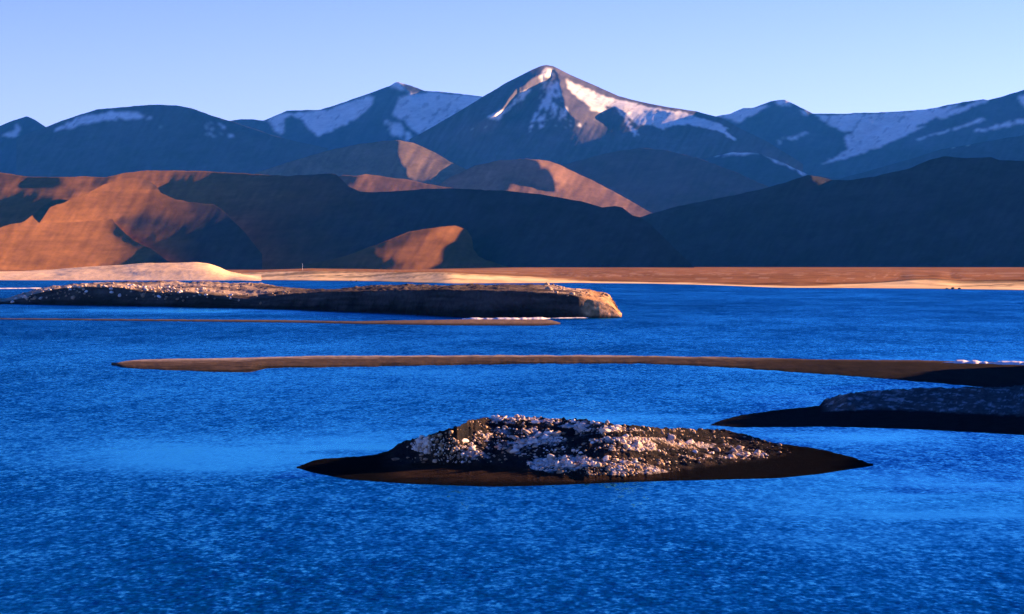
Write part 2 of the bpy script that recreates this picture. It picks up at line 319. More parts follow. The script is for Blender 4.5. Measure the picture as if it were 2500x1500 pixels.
mountain('hill', 1240, 3300, [(1240, 658), (1300, 648), (1400, 600), (1500, 556), (1562, 531), (1650, 505), (1750, 485), (1850, 465), (1920, 445), (1975, 427), (2030, 439), (2080, 440), (2140, 430), (2220, 412), (2270, 390), (2305, 382), (2360, 386), (2420, 384), (2440, 392), (2500, 393), (2700, 350), (2900, 330), (3300, 420)],
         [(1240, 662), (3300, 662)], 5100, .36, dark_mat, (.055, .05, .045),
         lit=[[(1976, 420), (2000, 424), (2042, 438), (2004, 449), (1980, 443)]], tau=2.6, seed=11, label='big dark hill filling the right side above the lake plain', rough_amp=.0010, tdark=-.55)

# ------------------------------------------------------------------ shore, islands and sandbars: fans of profile lines
def fan(name, X, rows, mat, sub, noise=None, albedo=None, label='', seed=0, kind='structure', cat='island', zmin=-1.5):
    """rows: list of (Y curve or None, D curve, z curve or None); sub: subdivisions between rows"""
    R = []
    for Y, D, z in rows:
        if z is None: z = CH - D * (Y - HY) / F
        R.append(np.stack([(X - 1250) / F * D, D * np.ones_like(X), z * np.ones_like(X)], -1))
    out, par = [], []
    for k in range(len(R) - 1):
        n = sub[k]
        for i in range(n):
            f = i / n; out.append(R[k] * (1 - f) + R[k + 1] * f); par.append(k + f)
    out.append(R[-1]); par.append(len(R) - 1)
    P = np.array(out); par = np.array(par)[:, None] * np.ones(len(X))
    z = P[..., 2]
    if noise is not None: P[..., 2] = z + noise(P, par)
    al = albedo(P, par) if albedo is not None else np.ones(P.shape) * .1
    o = grid_mesh(name, P, mat, {'albedo': al})
    tag(o, label, cat, None, kind)
    return P, par, o
def mixc(a, b, t):
    t = np.clip(t, 0, 1)[..., None]; return np.array(a) * (1 - t) + np.array(b) * t
def water_D(Y): return CH * F / (Y - HY)

sand_mat = terrain_mat('pale_sand', 30, .25, .4, .5, stretch=(1, .3, 1))
plain_mat = terrain_mat('plain_soil', 120, .35, rough=.95, stretch=(1, .25, 1))
mud_mat = terrain_mat('wet_mud', 2.5, .3, .6, .08, rough=.75, spec=.15, stretch=(1, .35, 1))
crust_mat = terrain_mat('rocky_crust', 1.6, .45, .8, .25, rough=.9)
terrace_mat = terrain_mat('terrace_earth', 9, .4, .7, .8, rough=.9)

# shore plain
X = np.arange(-700, 3300, 5.0)
Yw = scurve([(-700, 682), (560, 683), (700, 685), (900, 687), (1100, 693), (1250, 692), (1400, 691), (1600, 693), (1750, 697), (1900, 703), (2100, 704), (2300, 706), (2500, 709), (3300, 722)], X) + .25 * fbm(X / 70, X * 0, 4, 3)
Y2 = scurve([(-700, 670), (600, 668), (680, 664), (760, 662), (900, 664), (1000, 665), (1100, 667), (1200, 673), (1350, 680), (1500, 685), (1700, 689), (1950, 696), (2150, 689), (2225, 683), (2290, 683), (2350, 689), (2450, 687), (2500, 686), (3300, 690)], X, 5) + .9 * fbm(X / 90, X * 0 + 5, 4, 4)
Dw = water_D(Yw)
D2 = np.minimum(Dw + 280, (CH - 1.2) * F / (Y2 - HY)); D2 = np.maximum(D2, Dw + 20); D3 = np.minimum(Dw + 900, (CH - 2.2) * F / (Y2 - 6 - HY)); D3 = np.maximum(D3, D2 + 60)
def pl_noise(P, par):
    x, y = P[..., 0], P[..., 1]
    return .7 * fbm(x / 160, y / 110, 5, 60) * ss(.4, 1, par) * (1 - ss(2.6, 3, par)) + .5 * (fbm(x / 120, y / 30, 4, 61) + .3) * ss(.1, .6, par) * (1 - ss(1.6, 2.2, par))
def pl_alb(P, par):
    x, y = P[..., 0], P[..., 1]; n = fbm(x / 70, y / 160, 5, 62)
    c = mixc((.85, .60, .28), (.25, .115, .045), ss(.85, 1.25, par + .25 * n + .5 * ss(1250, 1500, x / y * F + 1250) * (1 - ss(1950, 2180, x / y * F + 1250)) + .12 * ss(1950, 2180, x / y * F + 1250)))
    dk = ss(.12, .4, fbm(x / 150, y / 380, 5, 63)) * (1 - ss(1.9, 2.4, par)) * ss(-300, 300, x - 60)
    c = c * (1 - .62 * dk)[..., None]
    st = ss(.0, .25, fbm(x / 300, y / 40, 5, 64, .6)) * ss(.25, .4, par) * (1 - ss(1.1, 1.4, par)); c = c * (1 - .6 * st)[..., None]; s3 = ss(.12, .3, fbm(x / 240, y / 22, 4, 65, .6)) * ss(1.0, 1.3, par) * (1 - ss(2.2, 3.2, par)); c = c * (1 - s3[..., None]) + np.array((.40, .26, .16)) * s3[..., None] * .5 + c * .5 * s3[..., None]
    return mixc((.09, .06, .05), c, ss(0.0, .06, par))
fan('shore_plain', X, [(None, Dw - 12, -1.2), (Yw, Dw, 0 * X), (Y2, D2, None), (Y2 - 6, D3, None), (np.full_like(X, 653.5) + 6 * np.clip((1250 - X) / 300, 0, 1), np.maximum(4000, D3 + 50), None), (np.full_like(X, 652.) + 6 * np.clip((1250 - X) / 300, 0, 1), 5600 + 0 * X, None)],
    plain_mat, [3, 14, 24, 20, 8], lambda P, p: pl_noise(P, p - 1), lambda P, p: pl_alb(P, p - 1), 'flat brown lakeside plain with a pale sandy edge under the hills', cat='shore')
# pale sand mound on the left shore
X = np.arange(-700, 640, 3.0)
Ywm = scurve([(-700, 684), (560, 685), (640, 686)], X)
Yc = scurve([(-700, 668), (-200, 664), (0, 664), (60, 662), (130, 659), (200, 652), (300, 647), (340, 643), (480, 641), (510, 644), (535, 652), (555, 662), (590, 670), (640, 680)], X, 6)
Dm = water_D(Ywm)
fan('sand_dune', X, [(None, Dm - 8, -1.0), (Ywm, Dm, 0 * X), (Ywm * .45 + Yc * .55, Dm + 70, None), (Yc, Dm + 170, None), (None, Dm + 230, 6.0), (None, Dm + 330, -2.0)], sand_mat, [2, 12, 16, 6, 6],
    lambda P, p: .9 * fbm(P[..., 0] / 28, P[..., 1] / 40, 5, 70) * ss(1, 1.5, p) * (1 - ss(3, 3.5, p)),
    lambda P, p: mixc((.86, .60, .32), (.64, .40, .2), ss(.25, .75, fbm(P[..., 0] / 40, P[..., 1] / 60, 4, 71))), 'smooth pale sand mound on the far left shore', cat='sand dune')

# far terraced island
X = np.arange(-420, 1520, 3.0)
Yf = scurve([(-420, 735), (-50, 742), (0, 743), (300, 747), (700, 755), (1000, 768), (1100, 774), (1200, 777), (1400, 777), (1520, 776)], X) + .25 * fbm(X / 45, X * 0, 4, 80)
Ye = scurve([(-420, 725), (-50, 736), (20, 738), (80, 722), (130, 708), (200, 701), (290, 702), (330, 711), (400, 716), (440, 713), (520, 722), (600, 730), (680, 723), (780, 713), (880, 712), (1000, 709), (1100, 709), (1300, 713), (1400, 722), (1450, 733), (1490, 742), (1520, 775)], X, 6) + 1.6 * fbm(X / 30, X * 0, 5, 81, .6)
Yk = scurve([(-420, 712), (-50, 728), (20, 728), (80, 710), (130, 700), (180, 693), (250, 690), (400, 688), (440, 688), (600, 690), (680, 699), (760, 709), (830, 706), (900, 699), (1000, 697), (1060, 697), (1300, 694), (1380, 701), (1440, 710), (1485, 719), (1500, 735), (1520, 775)], X, 4) + 1.0 * fbm(X / 10, X * 0, 4, 82)
Df = water_D(Yf); tp = 1 - ss(1485, 1515, X)
De = Df + 2.5 + 2.5 * tp
Dk = De + 20 + 200 * tp * (0.4 + .6 * ss(20, 250, X))
cliff = ss(1400, 1445, X)
def ti_noise(P, p):
    x, y = P[..., 0], P[..., 1]
    return (1.3 * fbm(x / 9, y / 14, 5, 83) * ss(2, 2.2, p) + .5 * fbm(x / 5, y / 3, 4, 84) * ss(1.2, 1.6, p) * (1 - .8 * ss(1400, 1440, x / y * F + 1250))) * (1 - ss(3, 3.4, p))
def ti_alb(P, p):
    x, y = P[..., 0], P[..., 1]; Xp = x / y * F + 1250
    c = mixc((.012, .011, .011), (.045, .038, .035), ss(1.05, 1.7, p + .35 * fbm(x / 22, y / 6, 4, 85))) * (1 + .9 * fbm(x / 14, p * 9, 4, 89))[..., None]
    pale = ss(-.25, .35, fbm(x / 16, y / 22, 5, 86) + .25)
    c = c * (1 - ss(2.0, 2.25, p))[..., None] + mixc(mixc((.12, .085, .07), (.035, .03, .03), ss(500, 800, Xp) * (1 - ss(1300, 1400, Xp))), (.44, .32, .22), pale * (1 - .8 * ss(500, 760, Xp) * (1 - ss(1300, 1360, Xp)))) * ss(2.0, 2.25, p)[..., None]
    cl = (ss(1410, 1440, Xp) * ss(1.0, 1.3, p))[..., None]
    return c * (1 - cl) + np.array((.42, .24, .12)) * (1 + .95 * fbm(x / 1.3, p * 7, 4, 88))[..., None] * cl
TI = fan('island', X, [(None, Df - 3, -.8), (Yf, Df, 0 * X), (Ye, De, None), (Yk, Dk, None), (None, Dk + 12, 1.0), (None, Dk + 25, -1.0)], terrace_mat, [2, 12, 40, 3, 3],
    ti_noise, ti_alb, 'far flat-topped island with a dark bank and a broken sunlit cliff at its right end')

# two thin sandbars
def bar(name, X, Yt, Yb, hgt, alb, mat, label, seed, sub=(3, 8, 8, 3), na=.12):
    Db, Dt = water_D(Yb), (CH - hgt * .6) * F / (Yt - HY)
    Dt = np.maximum(Dt, Db + .3)
    return fan(name, X, [(None, Db - 1.5, -.5), (None, Db, 0 * X), (None, Db * .5 + Dt * .5, hgt), (None, Dt, hgt * .6), (None, Dt + 4, -.5)], mat, list(sub),
               lambda P, p: na * fbm(P[..., 0] / 2.5, P[..., 1] / 3.5, 4, seed) * ss(1, 1.6, p) * (1 - ss(3.2, 3.6, p)), alb, label, cat='sandbar')
X = np.arange(-400, 1372, 4.0)
tp = ss(1372, 1330, X) if False else (1 - ss(1330, 1368, X))
bar('sandbar', X, scurve([(-400, 775), (0, 777.5), (700, 782), (850, 785), (1130, 780), (1340, 780), (1372, 790)], X), scurve([(-400, 779), (0, 780.5), (700, 788), (860, 791), (1100, 795), (1330, 796), (1372, 792)], X) + .3 * fbm(X / 15, X * 0, 3, 90),
    .35 * np.ones_like(X) * (.3 + .7 * tp), lambda P, p: mixc((.03, .025, .022), (.17, .12, .09), ss(1.1, 1.9, p) * (.6 + .4 * ss(0, 60, P[..., 0] + 60))), mud_mat, 'thin low sandbar just in front of the terraced island', 91)
X = np.arange(272, 3200, 3.0)
Yt3 = scurve([(272, 890), (300, 882), (330, 879), (450, 876), (640, 873), (800, 869), (1200, 868), (1500, 868), (1800, 873), (2000, 878), (2260, 880), (2500, 886), (3200, 900)], X, 6) + .9 * fbm(X / 40, X * 0, 4, 97)
Yb3 = scurve([(272, 891), (300, 898), (400, 904), (540, 909), (615, 909), (628, 906), (650, 899), (800, 897), (1000, 894), (1200, 890), (1400, 888), (1550, 888), (1700, 893), (1900, 906), (2100, 920), (2300, 937), (2420, 948), (2500, 960), (3200, 1010)], X, 4) + 1.6 * fbm(X / 24, X * 0, 5, 92, .6)
def b3(P, p):
    Xp = P[..., 0] / P[..., 1] * F + 1250
    t = (1 + .5 * fbm(P[..., 0] / 9, P[..., 1] / 1.5, 4, 95)) * ss(1.0, 1.6, p + .5 * fbm(P[..., 0] / 6, P[..., 1] / 3, 4, 94)) * (1 - .9 * ss(1500, 2100, Xp) * (1 - ss(2.6, 3, p)))
    return mixc((.02, .018, .016), (.08, .057, .043), t) + (.22 * ss(2.2, 2.9, p + .6 * fbm(P[..., 0] / 7, P[..., 1] / 2, 4, 96)) * (1 - ss(1500, 2000, Xp)))[..., None] * np.array((1., .86, .76))  # pale far edge puts a sunlit highlight into the colour
BAR3 = bar('sandbar', X, Yt3, Yb3, .5 + 0 * X, b3, mud_mat, 'long narrow brown sandbar crossing the lake from a blunt left tip to the right edge', 93, (3, 12, 12, 3))

# dark spit on the right
X = np.arange(1735, 3300, 3.0)
Yb = scurve([(1735, 1039), (1800, 1044), (1950, 1043), (2000, 1042), (2200, 1047), (2400, 1057), (2500, 1063), (3300, 1120)], X) + .6 * fbm(X / 20, X * 0, 3, 100)
Ym = scurve([(1735, 1038), (1800, 1030), (1900, 1018), (2010, 1008), (2100, 1004), (2200, 1005), (2500, 1020), (3300, 1060)], X) + 2 * fbm(X / 12, X * 0, 4, 102)
Yt = scurve([(1735, 1037), (1760, 1027), (1800, 1017), (1900, 1003), (2000, 993), (2012, 976), (2050, 965), (2100, 956), (2200, 951), (2300, 946), (2400, 946), (2500, 941), (3300, 900)], X, 2) + 1.5 * fbm(X / 10, X * 0, 4, 101)
Db = water_D(Yb); zt = .25 + 2.0 * ss(1995, 2080, X) + 3.5 * ss(2550, 2700, X)  # rise beyond the right frame edge added to cast shade
zt = zt * ss(1735, 1800, X) + .01; Dt = (CH - zt) * F / (Yt - HY); Dt = np.maximum(Dt, Db + .3); zm = .12 * ss(1735, 1800, X) + .005 + .55 * ss(1950, 2080, X); Dmm = np.maximum((CH - zm) * F / (Ym - HY), Db + .2); Dmm = np.minimum(Dmm, Dt - .2)
def sp_noise(P, p):
    Xp = P[..., 0] / P[..., 1] * F + 1250
    return .35 * fbm(P[..., 0] / 1.1, P[..., 1] / 1.6, 5, 103) * ss(2, 2.15, p) * (1 - ss(3.1, 3.5, p)) * ss(2000, 2030, Xp)
def sp_alb(P, p):
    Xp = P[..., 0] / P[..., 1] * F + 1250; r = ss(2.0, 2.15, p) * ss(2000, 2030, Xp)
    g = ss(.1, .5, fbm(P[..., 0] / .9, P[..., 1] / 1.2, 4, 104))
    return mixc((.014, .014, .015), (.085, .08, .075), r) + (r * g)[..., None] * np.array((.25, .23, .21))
SP = fan('sand_spit', X, [(None, Db - 1.2, -.4), (None, Db, 0 * X), (None, Dmm, zm), (None, Dt, zt), (None, Dt + 3 * ss(1735, 1820, X) + .1, zt * .5), (None, Dt + 9 * ss(1735, 1820, X) + .2, -.4 * ss(1735, 1820, X) - .03)], crust_mat, [3, 10, 26, 3, 4], sp_noise, sp_alb,
    'dark stony spit reaching in from the right edge behind the rocky islet', cat='sand spit')

# near rocky islet
X = np.arange(724, 2134, 2.5)
Yf = scurve([(724, 1142), (760, 1154), (850, 1171), (1000, 1182), (1200, 1189), (1300, 1187), (1400, 1183), (1550, 1177), (1700, 1173), (1900, 1168), (2000, 1158), (2070, 1147), (2134, 1137)], X, 8)
Yr = scurve([(724, 1141.5), (850, 1148), (950, 1140), (1040, 1130), (1150, 1136), (1250, 1143), (1300, 1152), (1400, 1158), (1550, 1160), (1650, 1150), (1750, 1138), (1850, 1125), (1920, 1115), (2000, 1112), (2134, 1136.5)], X, 8) + 3 * fbm(X / 14, X * 0, 4, 110)
Yc = scurve([(724, 1141), (760, 1129), (800, 1123), (900, 1117), (940, 1108), (965, 1090), (990, 1076), (1030, 1066), (1060, 1062), (1080, 1052), (1110, 1048), (1120, 1040), (1160, 1026), (1200, 1019), (1300, 1018), (1400, 1022), (1460, 1030), (1550, 1043), (1650, 1047), (1750, 1048), (1800, 1060), (1850, 1074), (1900, 1086), (2000, 1100), (2080, 1120), (2134, 1136)], X, 11) + 1.6 * fbm(X / 9, X * 0, 4, 111)
Df = water_D(Yf)
body = ss(920, 1120, X) * (1 - ss(1400, 1850, X))
zr = .10 + .45 * body; zc = .18 + 3.9 * body ** .8 + .35 * ss(1400, 1500, X) * (1 - ss(1800, 1950, X))
e_ = ss(724, 775, X) * (1 - ss(2075, 2134, X)); zr = zr * e_ + .01; zc = zc * e_ + .015
Dr = np.maximum((CH - zr) * F / (Yr - HY), Df + .1); Dc = np.maximum((CH - zc) * F / (Yc - HY), Dr + .15)
def near_noise(P, p):
    x, y = P[..., 0], P[..., 1]; Xp = x / y * F + 1250
    m = ss(1.95, 2.15, p) * (1 - ss(3.3, 3.8, p)) * ss(930, 1010, Xp) * (1 - ss(1850, 1990, Xp))
    lump = .5 * fbm(x / 3.2, y / 4.0, 5, 112, .6) + .42 * np.abs(fbm(x / .8, y / .9, 4, 113, .6))
    return m * lump * .75 + .03 * fbm(x / 2, y / 2, 4, 114) * ss(1, 1.5, p)
BRIGHT = [[(998, 1092), (1020, 1066), (1100, 1068), (1150, 1082), (1180, 1100), (1200, 1120), (1100, 1125), (1070, 1112), (1020, 1102)],
          [(1155, 1078), (1160, 1058), (1180, 1042), (1220, 1045), (1300, 1045), (1360, 1060), (1400, 1085), (1440, 1120), (1380, 1150), (1300, 1148), (1270, 1110), (1230, 1098), (1160, 1100)],
          [(1150, 1030), (1180, 1020), (1350, 1020), (1440, 1026), (1520, 1044), (1580, 1054), (1500, 1052), (1420, 1066), (1400, 1046), (1230, 1034)],
          [(1400, 1130), (1460, 1114), (1560, 1130), (1660, 1152), (1640, 1162), (1500, 1164), (1330, 1152), (1300, 1130)],
          [(1440, 1074), (1560, 1066), (1690, 1078), (1790, 1092), (1880, 1112), (1780, 1120), (1700, 1122), (1600, 1100), (1500, 1100), (1440, 1094)],
          [(1060, 1122), (1120, 1108), (1170, 1118), (1110, 1134)]]
def bright(Xp, Yp, soft=6.):
    o = np.zeros(Xp.shape); xj = Xp + soft * fbm(Xp / 20, Yp / 9, 4, 120); yj = Yp + soft * .6 * fbm(Xp / 20, Yp / 9, 4, 121)
    for q, pl in enumerate(BRIGHT): o[poly_mask(xj, yj, pl)] = (1, 1, .9, .8, .62, .9)[q]
    return o
def near_alb(P, p):
    x, y, z = P[..., 0], P[..., 1], P[..., 2]; Xp = x / y * F + 1250; Yp = HY + (CH - z) / y * F
    apron = mixc((.005, .005, .006), (.023, .015, .011), ss(1.1, 1.5, p + .25 * fbm(x / 7, y / 1.2, 4, 115)) * ss(850, 1000, Xp) * (1 - ss(1500, 1700, Xp)))  # wet mud, brown in the middle; shade put into the right tail
    rock = mixc((.014, .014, .016), (.036, .027, .023), ss(-.2, .4, fbm(x / 1.4, y / 1.6, 5, 116)))
    b = bright(Xp, Yp); crust = .97 * b * ss(-.16, .14, fbm(x / 2.0, y / 2.4, 4, 200)) * ss(-.3, .15, fbm(x / .6, y / .8, 5, 117, .65)) * ss(1.9, 2.1, p)
    orange = ss(.05, .4, fbm(x / 6, y / 5, 3, 118)) * .6
    pale = mixc((.66, .56, .50), (.60, .36, .17), orange)
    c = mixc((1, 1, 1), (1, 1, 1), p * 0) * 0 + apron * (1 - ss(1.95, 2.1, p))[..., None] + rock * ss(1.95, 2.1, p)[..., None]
    bodym = (ss(900, 1000, Xp) * (1 - ss(1820, 1960, Xp)))[..., None]; c = c * bodym + np.array((.004, .004, .005)) * (1 - bodym)  # tips near black: wet mud, and painted shade on the right tail
    return c * (1 - crust[..., None]) + pale * crust[..., None]
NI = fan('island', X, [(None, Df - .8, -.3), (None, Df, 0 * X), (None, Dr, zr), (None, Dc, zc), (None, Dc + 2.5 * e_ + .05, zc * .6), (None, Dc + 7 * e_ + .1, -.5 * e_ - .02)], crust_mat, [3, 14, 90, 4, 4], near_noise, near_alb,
    'near low islet covered in pale rubble, with dark muddy tips, shade painted into the right one, in the middle of the water')

# unseen earth bank added out of view to shade the spit and islet tail
yy, xx = np.meshgrid(np.linspace(190, 480, 130), np.linspace(-50, 120, 90), indexing='ij')
xc = .257 * yy + 84 + 6 * fbm(xx * 0, yy / 40, 3, 143)
hh = curve([(190, .5), (215, 8), (232, 27.0), (268, 27.6), (297, 32.5), (322, 33.5), (392, 32.5), (422, 26), (450, 10), (478, .5)], yy)
zz = hh * ss(-44, -4, xx + 7 * fbm(xx / 20, yy / 11, 4, 140)) * (1 - ss(30, 118, xx)) + (2.2 * fbm(xx / 12, yy / 10, 5, 141) + .3) * ss(-40, -18, xx) * ss(190, 215, yy) * (1 - ss(450, 478, yy)) - .8
o = grid_mesh('shade_bluff', np.stack([xc + xx, yy, zz], -1), crust_mat, {'albedo': mixc((.10, .075, .06), (.2, .14, .1), fbm(xx / 7, yy / 7, 4, 142) + .5)})
tag(o, 'tall earth bank added out of view to shade the dark spit', 'shade_bluff', None, 'structure')

# white salt rims
def rim(X, Y, w, hgt, label, seed):
    D = water_D(Y)
    m = w * (.25 + .75 * np.clip(fbm(X / 20, X * 0, 3, seed) + .6, 0, 1)) * np.minimum(1, np.minimum(X - X[0], X[-1] - X) / 20)
    fan('salt_crust', X, [(None, D - m, .0 + 0 * X), (None, D, hgt * (.4 + .6 * np.clip(m / w, 0, 1))), (None, D + m, 0 * X)], salt, [3, 3],
        lambda P, p: .06 * fbm(P[..., 0] / .8, P[..., 1] / .8, 3, seed), lambda P, p: mixc((.7, .62, .58), (.8, .76, .74), fbm(P[..., 0], P[..., 1], 3, seed) + .5), label, kind='thing', cat='salt crust')
salt = terrain_mat('salt', 3, .15, .4, .1)
X = np.arange(1128, 1345, 2.0); rim(X, scurve([(1128, 780), (1250, 780.5), (1345, 779)], X), 6, .75, 'white salt rim on the lakeward edge of the thin sandbar below the terraced island', 130)
X = np.arange(1345, 1440, 2.0); rim(X, scurve([(1345, 778), (1440, 776.5)], X), 3, .4, 'thin white salt line linking the sandbar to the sunlit cliff foot', 131)
X = np.arange(2300, 2600, 2.0); rim(X, scurve([(2300, 890), (2400, 892), (2600, 897)], X), 3.5, .95, 'white salt rim on top of the long sandbar near the right edge', 132)
X = np.arange(-60, 108, 2.0); rim(X, scurve([(-60, 706), (108, 704.5)], X), 10, .8, 'white salt line on the water left of the terraced island', 133)

# ------------------------------------------------------------------ rocks
def rock_mesh(name, seed, sub=2):
    bm = bmesh.new(); bmesh.ops.create_icosphere(bm, subdivisions=sub, radius=1.0)
    rr = random.Random(seed); cuts = []
    for _ in range(9):
        v = Vector((rr.gauss(0, 1), rr.gauss(0, 1), rr.gauss(0, 1))).normalized(); cuts.append((v, rr.uniform(.55, .85)))
    sx, sy, sz = rr.uniform(.8, 1.25), rr.uniform(.7, 1.1), rr.uniform(.55, .8)
    for v in bm.verts:
        c = v.co.copy()
        for n, dd in cuts:
            t = c.dot(n)
            if t > dd: c -= n * (t - dd)
        v.co = Vector((c.x * sx, c.y * sy, c.z * sz))
    me = bpy.data.meshes.new(name); bm.to_mesh(me); bm.free()
    return me
def stone_mat(name, c1, c2, c3):
    m = bpy.data.materials.new(name); m.use_nodes = True; nt = m.node_tree; lk = nt.links
    b = nt.nodes['Principled BSDF']; b.inputs['Roughness'].default_value = .85; b.inputs['Specular IOR Level'].default_value = .2
    oi = N(nt, 'ShaderNodeObjectInfo'); g = N(nt, 'ShaderNodeNewGeometry')
    ns = N(nt, 'ShaderNodeTexNoise'); ns.inputs['Scale'].default_value = 2.2; ns.inputs['Detail'].default_value = 6
    lk.new(g.outputs['Position'], ns.inputs['Vector'])
    ad = N(nt, 'ShaderNodeMath', operation='MULTIPLY_ADD'); ad.inputs[1].default_value = .5
    rn = N(nt, 'ShaderNodeMath', operation='ADD'); lk.new(oi.outputs['Random'], rn.inputs[0]); lk.new(g.outputs['Random Per Island'], rn.inputs[1])
    fr = N(nt, 'ShaderNodeMath', operation='FRACT'); lk.new(rn.outputs[0], fr.inputs[0])
    lk.new(fr.outputs[0], ad.inputs[0]); 
    sc = N(nt, 'ShaderNodeMath', operation='MULTIPLY_ADD'); sc.inputs[1].default_value = .9; sc.inputs[2].default_value = -.2; lk.new(ns.outputs[0], sc.inputs[0]); lk.new(sc.outputs[0], ad.inputs[2])
    cr = N(nt, 'ShaderNodeValToRGB'); e = cr.color_ramp.elements; e[0].color = c1 + (1,); e[0].position = .15; e[1].color = c3 + (1,); e[1].position = .8
    k = cr.color_ramp.elements.new(.45); k.color = c2 + (1,)
    lk.new(ad.outputs[0], cr.inputs[0]); lk.new(cr.outputs[0], b.inputs['Base Color'])
    n2 = N(nt, 'ShaderNodeTexNoise'); n2.inputs['Scale'].default_value = 9; n2.inputs['Detail'].default_value = 5; lk.new(g.outputs['Position'], n2.inputs['Vector'])
    bp = N(nt, 'ShaderNodeBump'); bp.inputs['Strength'].default_value = .5; bp.inputs['Distance'].default_value = .06
    lk.new(n2.outputs[0], bp.inputs['Height']); lk.new(bp.outputs[0], b.inputs['Normal'])
    return m
pale_stone = stone_mat('pale_stone', (.30, .17, .09), (.60, .47, .38), (.78, .70, .62))
brown_stone = stone_mat('brown_stone', (.10, .07, .05), (.30, .19, .11), (.55, .40, .27))
dark_stone = stone_mat('dark_stone', (.02, .02, .02), (.05, .045, .04), (.09, .08, .07))

def bil(P, fr, fc):
    r0 = np.clip(fr.astype(int), 0, P.shape[0] - 2); c0 = np.clip(fc.astype(int), 0, P.shape[1] - 2); a = (fr - r0)[:, None]; b = (fc - c0)[:, None]
    return (P[r0, c0] * (1 - b) + P[r0, c0 + 1] * b) * (1 - a) + (P[r0 + 1, c0] * (1 - b) + P[r0 + 1, c0 + 1] * b) * a
def scatter(P, par, n, p0, p1, rng, dens):
    rows = np.where((par[:, 0] >= p0) & (par[:, 0] <= p1))[0]
    fr = rng.uniform(rows[0], rows[-1], n); fc = rng.uniform(0, P.shape[1] - 1.01, n)
    q = bil(P, fr, fc); Xp = q[:, 0] / q[:, 1] * F + 1250; Yp = HY + (CH - q[:, 2]) / q[:, 1] * F
    k = rng.uniform(0, 1, n) < dens(Xp, Yp, q)
    return q[k], Xp[k], Yp[k]
variants = {}
def rock_variants(mat):
    if mat.name not in variants:
        L_ = []
        for i in range(7):
            me = rock_mesh('rock', 40 + i + len(variants) * 9, 2); me.materials.append(mat); L_.append(me)
        variants[mat.name] = L_
    return variants[mat.name]
def put_rock(p, s, mat, rng, label, group, cat='rock', name='rock', sink=.25):
    me = rock_variants(mat)[int(rng.integers(0, 7))]
    o = bpy.data.objects.new(name, me); S.collection.objects.link(o)
    o.location = (p[0], p[1], p[2] + s * .55 - s * sink); o.scale = (s * rng.uniform(.8, 1.35), s * rng.uniform(.8, 1.2), s * rng.uniform(.75, 1.15))
    o.rotation_euler = (rng.uniform(-.35, .35), rng.uniform(-.35, .35), rng.uniform(0, 6.28))
    return tag(o, label, cat, group)
def rubble(name, pts, sizes, mat, rng, label):
    bm = bmesh.new(); bmesh.ops.create_icosphere(bm, subdivisions=1, radius=1.0); bm.verts.ensure_lookup_table()
    V0 = np.array([v.co[:] for v in bm.verts]); T0 = np.array([[v.index for v in f.verts] for f in bm.faces]); bm.free()
    n = len(pts); nv = len(V0)
    jit = 1 + rng.uniform(-.28, .2, (n, nv, 1)); V = V0[None] * jit
    V = V * (sizes[:, None, None] * rng.uniform(.6, 1.3, (n, 1, 3)) * np.array([1.1, 1, .8]))
    a = rng.uniform(0, 6.28, n); ca, sa = np.cos(a)[:, None], np.sin(a)[:, None]
    x = V[..., 0] * ca - V[..., 1] * sa; y = V[..., 0] * sa + V[..., 1] * ca
    V = np.stack([x, y, V[..., 2]], -1) + pts[:, None, :]
    T = (T0[None] + (np.arange(n) * nv)[:, None, None]).reshape(-1, 3)
    me = bpy.data.meshes.new(name); me.vertices.add(n * nv); me.vertices.foreach_set('co', V.reshape(-1).astype(np.float32))
    me.loops.add(T.size); me.loops.foreach_set('vertex_index', T.reshape(-1).astype(np.int32))
    me.polygons.add(len(T)); me.polygons.foreach_set('loop_start', (np.arange(len(T)) * 3).astype(np.int32)); me.update(calc_edges=True)
    me.materials.append(mat); o = bpy.data.objects.new(name, me); S.collection.objects.link(o)
    return tag(o, label, None, None, 'stuff')
rng = np.random.default_rng(11)
P, par, _o = NI
clump = lambda q, s=1.0: ss(.02, .3, fbm(q[:, 0] / 2.0, q[:, 1] / 2.4, 4, 200))
q, Xp, Yp = scatter(P, par, 52000, 2.02, 3.1, rng, lambda X_, Y_, q: bright(X_, Y_) * (.07 + .75 * clump(q)))
rubble('rubble', q - [0, 0, .02], rng.gamma(1.6, .036, len(q)) + .03, pale_stone, rng, 'small pale stones strewn over the near islet')
q, Xp, Yp = scatter(P, par, 12000, 1.9, 3.1, rng, lambda X_, Y_, q: .5 * ss(1300, 1400, X_) * (1 - ss(1560, 1700, X_)) * (Y_ > 1120) + .10 * ss(960, 1060, X_) * (1 - ss(1800, 1950, X_)) * (Y_ < 1130))
rubble('rubble', q - [0, 0, .02], rng.gamma(2.0, .05, len(q)) + .04, brown_stone, rng, 'small brown stones in the gaps and on the front edge of the near islet')
q, Xp, Yp = scatter(P, par, 3200, 2.05, 3.05, rng, lambda X_, Y_, q: bright(X_, Y_) * (.08 + .9 * clump(q)))
q, Xp, Yp = q[:225], Xp[:225], Yp[:225]
sz = np.minimum(np.sort(rng.gamma(1.5, .11, len(q)) + .09)[::-1], .52)
